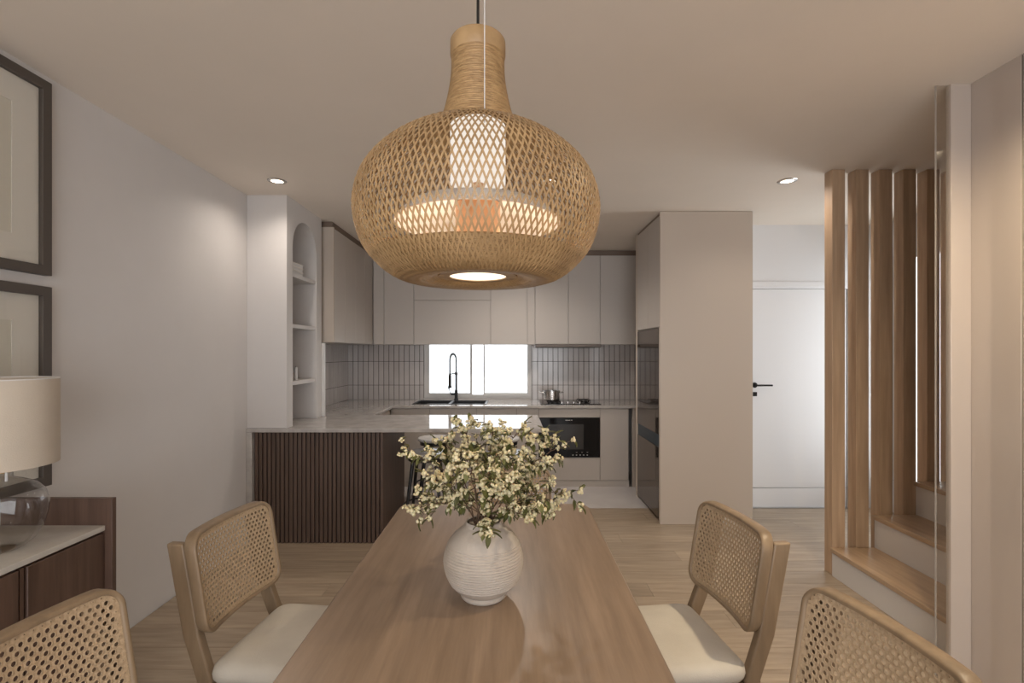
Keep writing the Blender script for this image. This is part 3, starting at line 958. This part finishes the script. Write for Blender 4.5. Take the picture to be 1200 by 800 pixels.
# ------------------------------------------------------------------ pendant
PX, PY = -.084, 1.2
pn = thing('pendant_lamp', 'large woven bamboo pendant lamp with long neck hanging over the dining table', 'lamp', (PX, PY, ZC))
prof = [(.095, 1.690), (.13, 1.678), (.175, 1.676), (.215, 1.692), (.25, 1.722), (.275, 1.755), (.290, 1.795), (.2965, 1.84), (.292, 1.88), (.278, 1.918), (.255, 1.951), (.225, 1.980), (.19, 2.005), (.15, 2.027), (.115, 2.043), (.094, 2.057)]


def ppos(t, prof):
    # smooth interpolation along the profile, t in 0..1 by arc length
    ds = [0]
    for a, b in zip(prof, prof[1:]): ds.append(ds[-1] + math.hypot(a[0] - b[0], a[1] - b[1]))
    s = t * ds[-1]
    for i in range(len(prof) - 1):
        if s <= ds[i + 1] or i == len(prof) - 2:
            f = (s - ds[i]) / (ds[i + 1] - ds[i])
            p0, p1, p2, p3 = prof[max(i - 1, 0)], prof[i], prof[i + 1], prof[min(i + 2, len(prof) - 1)]
            c = lambda a, b, c_, d: .5 * (2 * b + (c_ - a) * f + (2 * a - 5 * b + 4 * c_ - d) * f * f + (3 * b - a - 3 * c_ + d) * f ** 3)
            return c(p0[0], p1[0], p2[0], p3[0]), c(p0[1], p1[1], p2[1], p3[1])


NSTR, SEG = 128, 46
NT = 3.0 * 2 * PI * .155 / 1.0
mb = MB()
for d in (-1, 1):
    for i in range(NSTR):
        vs, fs = [], []
        for k in range(SEG + 1):
            t = k / SEG
            r, z = ppos(t, prof)
            a = 2 * PI * i / NSTR + d * (t * .80)
            # over-under weave
            r += .0011 * d * (1 if (k + i) % 2 else -1)
            hwd = .0021
            da = hwd / max(r, .03)
            for s in (-1, 1):
                vs.append((PX + r * math.cos(a + s * da), PY + r * math.sin(a + s * da), z))
            for s in (1, -1):
                vs.append((PX + (r - .0012) * math.cos(a + s * da), PY + (r - .0012) * math.sin(a + s * da), z))
        for k in range(SEG):
            for j in range(4):
                fs.append((4 * k + j, 4 * k + (j + 1) % 4, 4 * k + 4 + (j + 1) % 4, 4 * k + 4 + j))
        mb.add(vs, fs)
wv = obj('woven_body', mb, m_weave, pn, smooth=60, label='open diamond weave of bamboo strips')
wv['kind'] = 'stuff'
# close weave underside ring and neck
und = [(r, z) for r, z in prof[:5]]
upf = []
for k in range(91):
    r, z = ppos(k / 90 * .30, prof)
    upf.append((r - .003 - (.0012 if k % 2 else 0), z + .001))
obj('underside_weave', MB().lathe(upf + [(r - .003, z + .003) for r, z in upf[::-1]], (PX, PY, 0), 96, True), m_weaved, pn, smooth=30, label='closed woven underside')
neck = [(.093, 2.056), (.086, 2.078), (.079, 2.103), (.072, 2.135), (.067, 2.165), (.0645, 2.195), (.0645, 2.228)]
npf = []
for i in range(61):
    r, z = ppos(i / 60, neck)
    npf.append((r + (.0012 if i % 2 else 0), z))
obj('neck', MB().lathe(npf + [(r - .004, z) for r, z in npf[::-1]], (PX, PY, 0), 64, True), m_weaved, pn, smooth=30, label='closely woven neck')
obj('collar', MB().lathe([(.0655, 2.226), (.068, 2.230), (.068, 2.262), (.064, 2.268), (.058, 2.268), (.058, 2.226)], (PX, PY, 0), 48, True), m_weave, pn, smooth=40, label='flat bamboo band')
obj('top_cap', MB().lathe([(0, 2.255), (.0575, 2.255), (.0575, 2.262), (0, 2.262)], (PX, PY, 0), 32), m_weave, pn)
obj('cord', MB().tube([(PX, PY, 2.262), (PX, PY, ZC - .03)], .0036, 8), m_black, pn)
obj('ceiling_rose', MB().lathe([(0, ZC - .035), (.02, ZC - .033), (.05, ZC - .008), (.052, ZC - .001), (0, ZC - .001)], (PX, PY, 0), 32), m_black, pn, smooth=40)
obj('pull_string', MB().tube([(-.062, PY - .100, 2.02), (-.062, PY - .101, ZC - .001)], .0013, 6), m_white, pn, label='thin white string in front of the neck')
# bottom ring, diffuser disc, inner core
obj('bottom_ring', MB().lathe([(.070, 1.686), (.097, 1.686), (.099, 1.692), (.097, 1.698), (.070, 1.698)], (PX, PY, 0), 48, True), m_weaved, pn, smooth=40)
obj('diffuser', MB().lathe([(0, 1.688), (.069, 1.688), (.069, 1.694), (0, 1.694)], (PX, PY, 0), 48), emit('diffuser_glow', (1, .86, .66), 1.7), pn, label='glowing round diffuser')
obj('inner_drum', MB().lathe([(0, 1.70), (.062, 1.70), (.055, 1.76), (.055, 1.865), (.03, 1.89), (.016, 1.90), (.016, 1.915), (0, 1.925)], (PX, PY, 0), 40), m_copper, pn, smooth=40, label='copper coloured lamp holder')
obj('inner_tube', MB().lathe([(0, 1.916), (.068, 1.916), (.068, 2.055), (0, 2.055)], (PX, PY, 0), 40), m_tube, pn, smooth=40, label='glowing white inner cylinder')
obj('reflector', MB().lathe([(.056, 1.868), (.12, 1.862), (.17, 1.845), (.200, 1.815), (.203, 1.816), (.173, 1.849), (.121, 1.866), (.056, 1.872)], (PX, PY, 0), 48, True), m_opal, pn, smooth=50, label='white dish reflector')
for sx_ in (-1, 1): light('POINT', 'pendant_bulb', (PX + sx_ * .09, PY, 1.765), (0, 0, 0), .55, (1, .84, .68), shadow_soft_size=.02)
light('SPOT', 'pendant_down', (PX, PY, 1.68), (0, 0, 0), 5, (1, .82, .6), spot_size=math.radians(130), spot_blend=.6, shadow_soft_size=.06)
light('POINT', 'pendant_inner_low', (PX + .0, PY - .12, 1.74), (0, 0, 0), .2, (1, .78, .55), shadow_soft_size=.03)

# ------------------------------------------------------------------ vase and flowers
VX, VY, VZ = -.088, 1.505, .7505
va = thing('vase', 'round cream ribbed ceramic vase holding blossom branches on the table', 'vase', (VX, VY, VZ))
pf = [(0, 0), (.066, 0), (.070, .004), (.070, .012), (.067, .016)]
ctl = [(.067, .016), (.083, .026), (.102, .048), (.115, .075), (.1215, .105), (.120, .132), (.110, .163), (.092, .190), (.072, .207), (.060, .216)]
for k in range(1, 181):
    r, z = ppos(k / 180, ctl)
    if .045 < z < .168: r += .0019 * math.sin(2 * PI * (z - .045) / .0080)
    pf.append((r, z))
pf += [(.056, .220), (.055, .229), (.053, .231), (.050, .229), (.050, .218)]
obj('vase_body', MB().lathe(pf, (VX, VY, VZ), 72, False), m_vase, va, smooth=75)
va_in = obj('vase_mouth', MB().lathe([(0, .205), (.0495, .205), (.0495, .2275), (.049, .2275), (.048, .2065), (0, .2065)], (VX, VY, VZ), 48), m_vin, va)

# leaf and blossom meshes
lf = MB()
LN = 6
vs = []
for i in range(LN + 1):
    t = i / LN
    wd = .0085 * math.sin(PI * min(1, t * .96 + .04)) ** .8 * (1 - .25 * t)
    cz = -.010 * t * t
    vs += [(t * .030, -wd, cz + .003), (t * .030, 0, cz), (t * .030, wd, cz + .003)]
fs = []
for i in range(LN):
    fs += [(3 * i, 3 * i + 1, 3 * i + 4, 3 * i + 3), (3 * i + 1, 3 * i + 2, 3 * i + 5, 3 * i + 4)]
lf.add(vs, fs)
leaf_me = lf.mesh('leaf', 60)
leaf_me.materials.append(m_leaf)


def blossom_mesh(seed):
    rn = random.Random(seed)
    bm = bmesh.new()
    for k in range(rn.choice((5, 6, 7))):
        d = Vector((rn.gauss(0, 1), rn.gauss(0, 1), rn.gauss(0, 1))).normalized() * rn.uniform(.0035, .0085)
        m = Matrix.Translation(d) @ Matrix.Rotation(rn.uniform(0, 6), 4, 'X') @ Matrix.Rotation(rn.uniform(0, 6), 4, 'Z') @ Matrix.Diagonal((1.15, .95, .7, 1))
        bmesh.ops.create_icosphere(bm, subdivisions=1, radius=rn.uniform(.0042, .0060), matrix=m)
    me = bpy.data.meshes.new('blossom')
    bm.to_mesh(me)
    bm.free()
    me.polygons.foreach_set('use_smooth', [True] * len(me.polygons))
    me.materials.append(m_petal)
    return me


bl_me = [blossom_mesh(k) for k in range(5)]


def pix(px, py, Y):
    return Vector(((px - 600) * Y / F, Y, EYE - (py - HOR) * Y / F))


targets = [
    (482, 532, 1.50, 'blossom branch reaching farthest left, level with the stool seats'),
    (484, 598, 1.47, 'blossom branch drooping to lower left, lowest on the left side'),
    (668, 578, 1.55, 'blossom branch reaching farthest right over the table'),
    (572, 628, 1.385, 'short blossom sprig hanging down over front of the vase'),
    (578, 502, 1.55, 'tallest blossom branch of the bouquet, reaching up over the peninsula'),
    (655, 525, 1.62, 'blossom branch stretching right in front of the black microwave'),
    (622, 608, 1.44, 'blossom branch drooping to the lower right beside the vase'),
    (545, 504, 1.60, 'blossom branch in upper left of the bouquet, beside the tallest one'), (508, 560, 1.42, 'blossom branch in the left middle of the bouquet, in front of the stool legs'), (520, 515, 1.62, 'blossom branch in back left of the bouquet, before the round stool seats'), (607, 508, 1.50, 'blossom branch just right of the tallest one, before the worktop edge'), (632, 514, 1.45, 'blossom branch at upper right of the bouquet, left of the microwave controls'), (648, 598, 1.62, 'blossom branch low at back right, before the cane chair at table head'), (600, 560, 1.33, 'blossom branch leaning toward the camera right of centre above the vase'),
    (545, 545, 1.36, 'blossom branch leaning toward the camera left of centre above the vase'), (590, 530, 1.42, 'blossom branch rising front right of centre in the middle of the bouquet'), (560, 525, 1.70, 'blossom branch standing at the very back centre of the bouquet'), (625, 555, 1.70, 'blossom branch at back right of the bouquet beneath the microwave'), (520, 590, 1.60, 'blossom branch low at back left, tips just above the table end'), (575, 575, 1.34, 'short blossom branch bending forward directly above the vase mouth')]
rn = random.Random(5)
for bi, (px, py, Y, lb) in enumerate(targets):
    end = pix(px, py, Y)
    a0 = 2 * PI * bi / len(targets)
    start = Vector((VX + .028 * math.cos(a0), VY + .028 * math.sin(a0), VZ + .208))
    out = end - start
    hang = end.z < start.z + .06
    mid = start + Vector((out.x * .35, out.y * .35, max(.12, out.z * .75) if not hang else .09 + rn.uniform(0, .02)))
    if bi == 3: mid = start + Vector((out.x * .5, out.y * .55, .075))
    br = thing('blossom_branch', lb or 'leafy blossom branch in the middle of the vase bouquet', 'flowers', tuple(start), 0, 'blossom branches in the vase')
    curve = []
    for k in range(13):
        t = k / 12
        curve.append(start * (1 - t) ** 2 + mid * 2 * t * (1 - t) + end * t * t)
    curve[6:] = [c + Vector((rn.uniform(-.003, .003), rn.uniform(-.003, .003), rn.uniform(-.003, .003))) for c in curve[6:]]
    stm = MB().tube(curve, [.0022 - .0012 * k / 12 for k in range(13)], 6)
    spots = []
    short = bi == 3
    for k in range(5 if short else 6, 13):
        c = curve[k]
        nt = (3 if k % 2 else 2) if not short else 1
        for q in range(nt):
            d = Vector((rn.gauss(0, 1), rn.gauss(0, 1), rn.gauss(.15, 1))).normalized()
            ln = rn.uniform(.015, .055) * (1 if not short else .5)
            e = c + d * ln + (curve[k] - curve[k - 1]) * .5
            if e.z < .765: e.z = .775
            stm.tube([c, c + d * ln * .5 + Vector((0, 0, .004)), e], [.0011, .0009, .0006], 4, False)
            spots.append((e, d, 1))
            spots.append((c + d * ln * .55, d, 0))
    spots.append((end, (curve[-1] - curve[-2]).normalized(), 1))
    obj('stem', stm, m_stem, br, smooth=60)
    for (e, d, tip) in spots:
        nb_ = rn.choice((1, 1, 2)) if tip else rn.choice((0, 0, 1))
        for q in range(nb_):
            off = Vector((rn.gauss(0, 1), rn.gauss(0, 1), rn.gauss(0, 1))) * .0075 * q
            o = link('blossom', rn.choice(bl_me), None, br, e + off - start, rot=(rn.uniform(0, 6), rn.uniform(0, 6), rn.uniform(0, 6)))
            s = rn.uniform(.9, 1.4)
            o.scale = (s, s, s)
        nl = rn.choice((1, 1, 2)) if tip else rn.choice((1, 2))
        for q in range(nl):
            dd = (d + Vector((rn.gauss(0, .8), rn.gauss(0, .8), rn.gauss(-.1, .7)))).normalized()
            rot = dd.to_track_quat('X', 'Z').to_euler()
            o = link('leaf', leaf_me, None, br, e - dd * .002 - start, rot=tuple(rot))
            s = rn.uniform(.65, 1.25)
            o.scale = (s, s * rn.uniform(.8, 1.1), s)
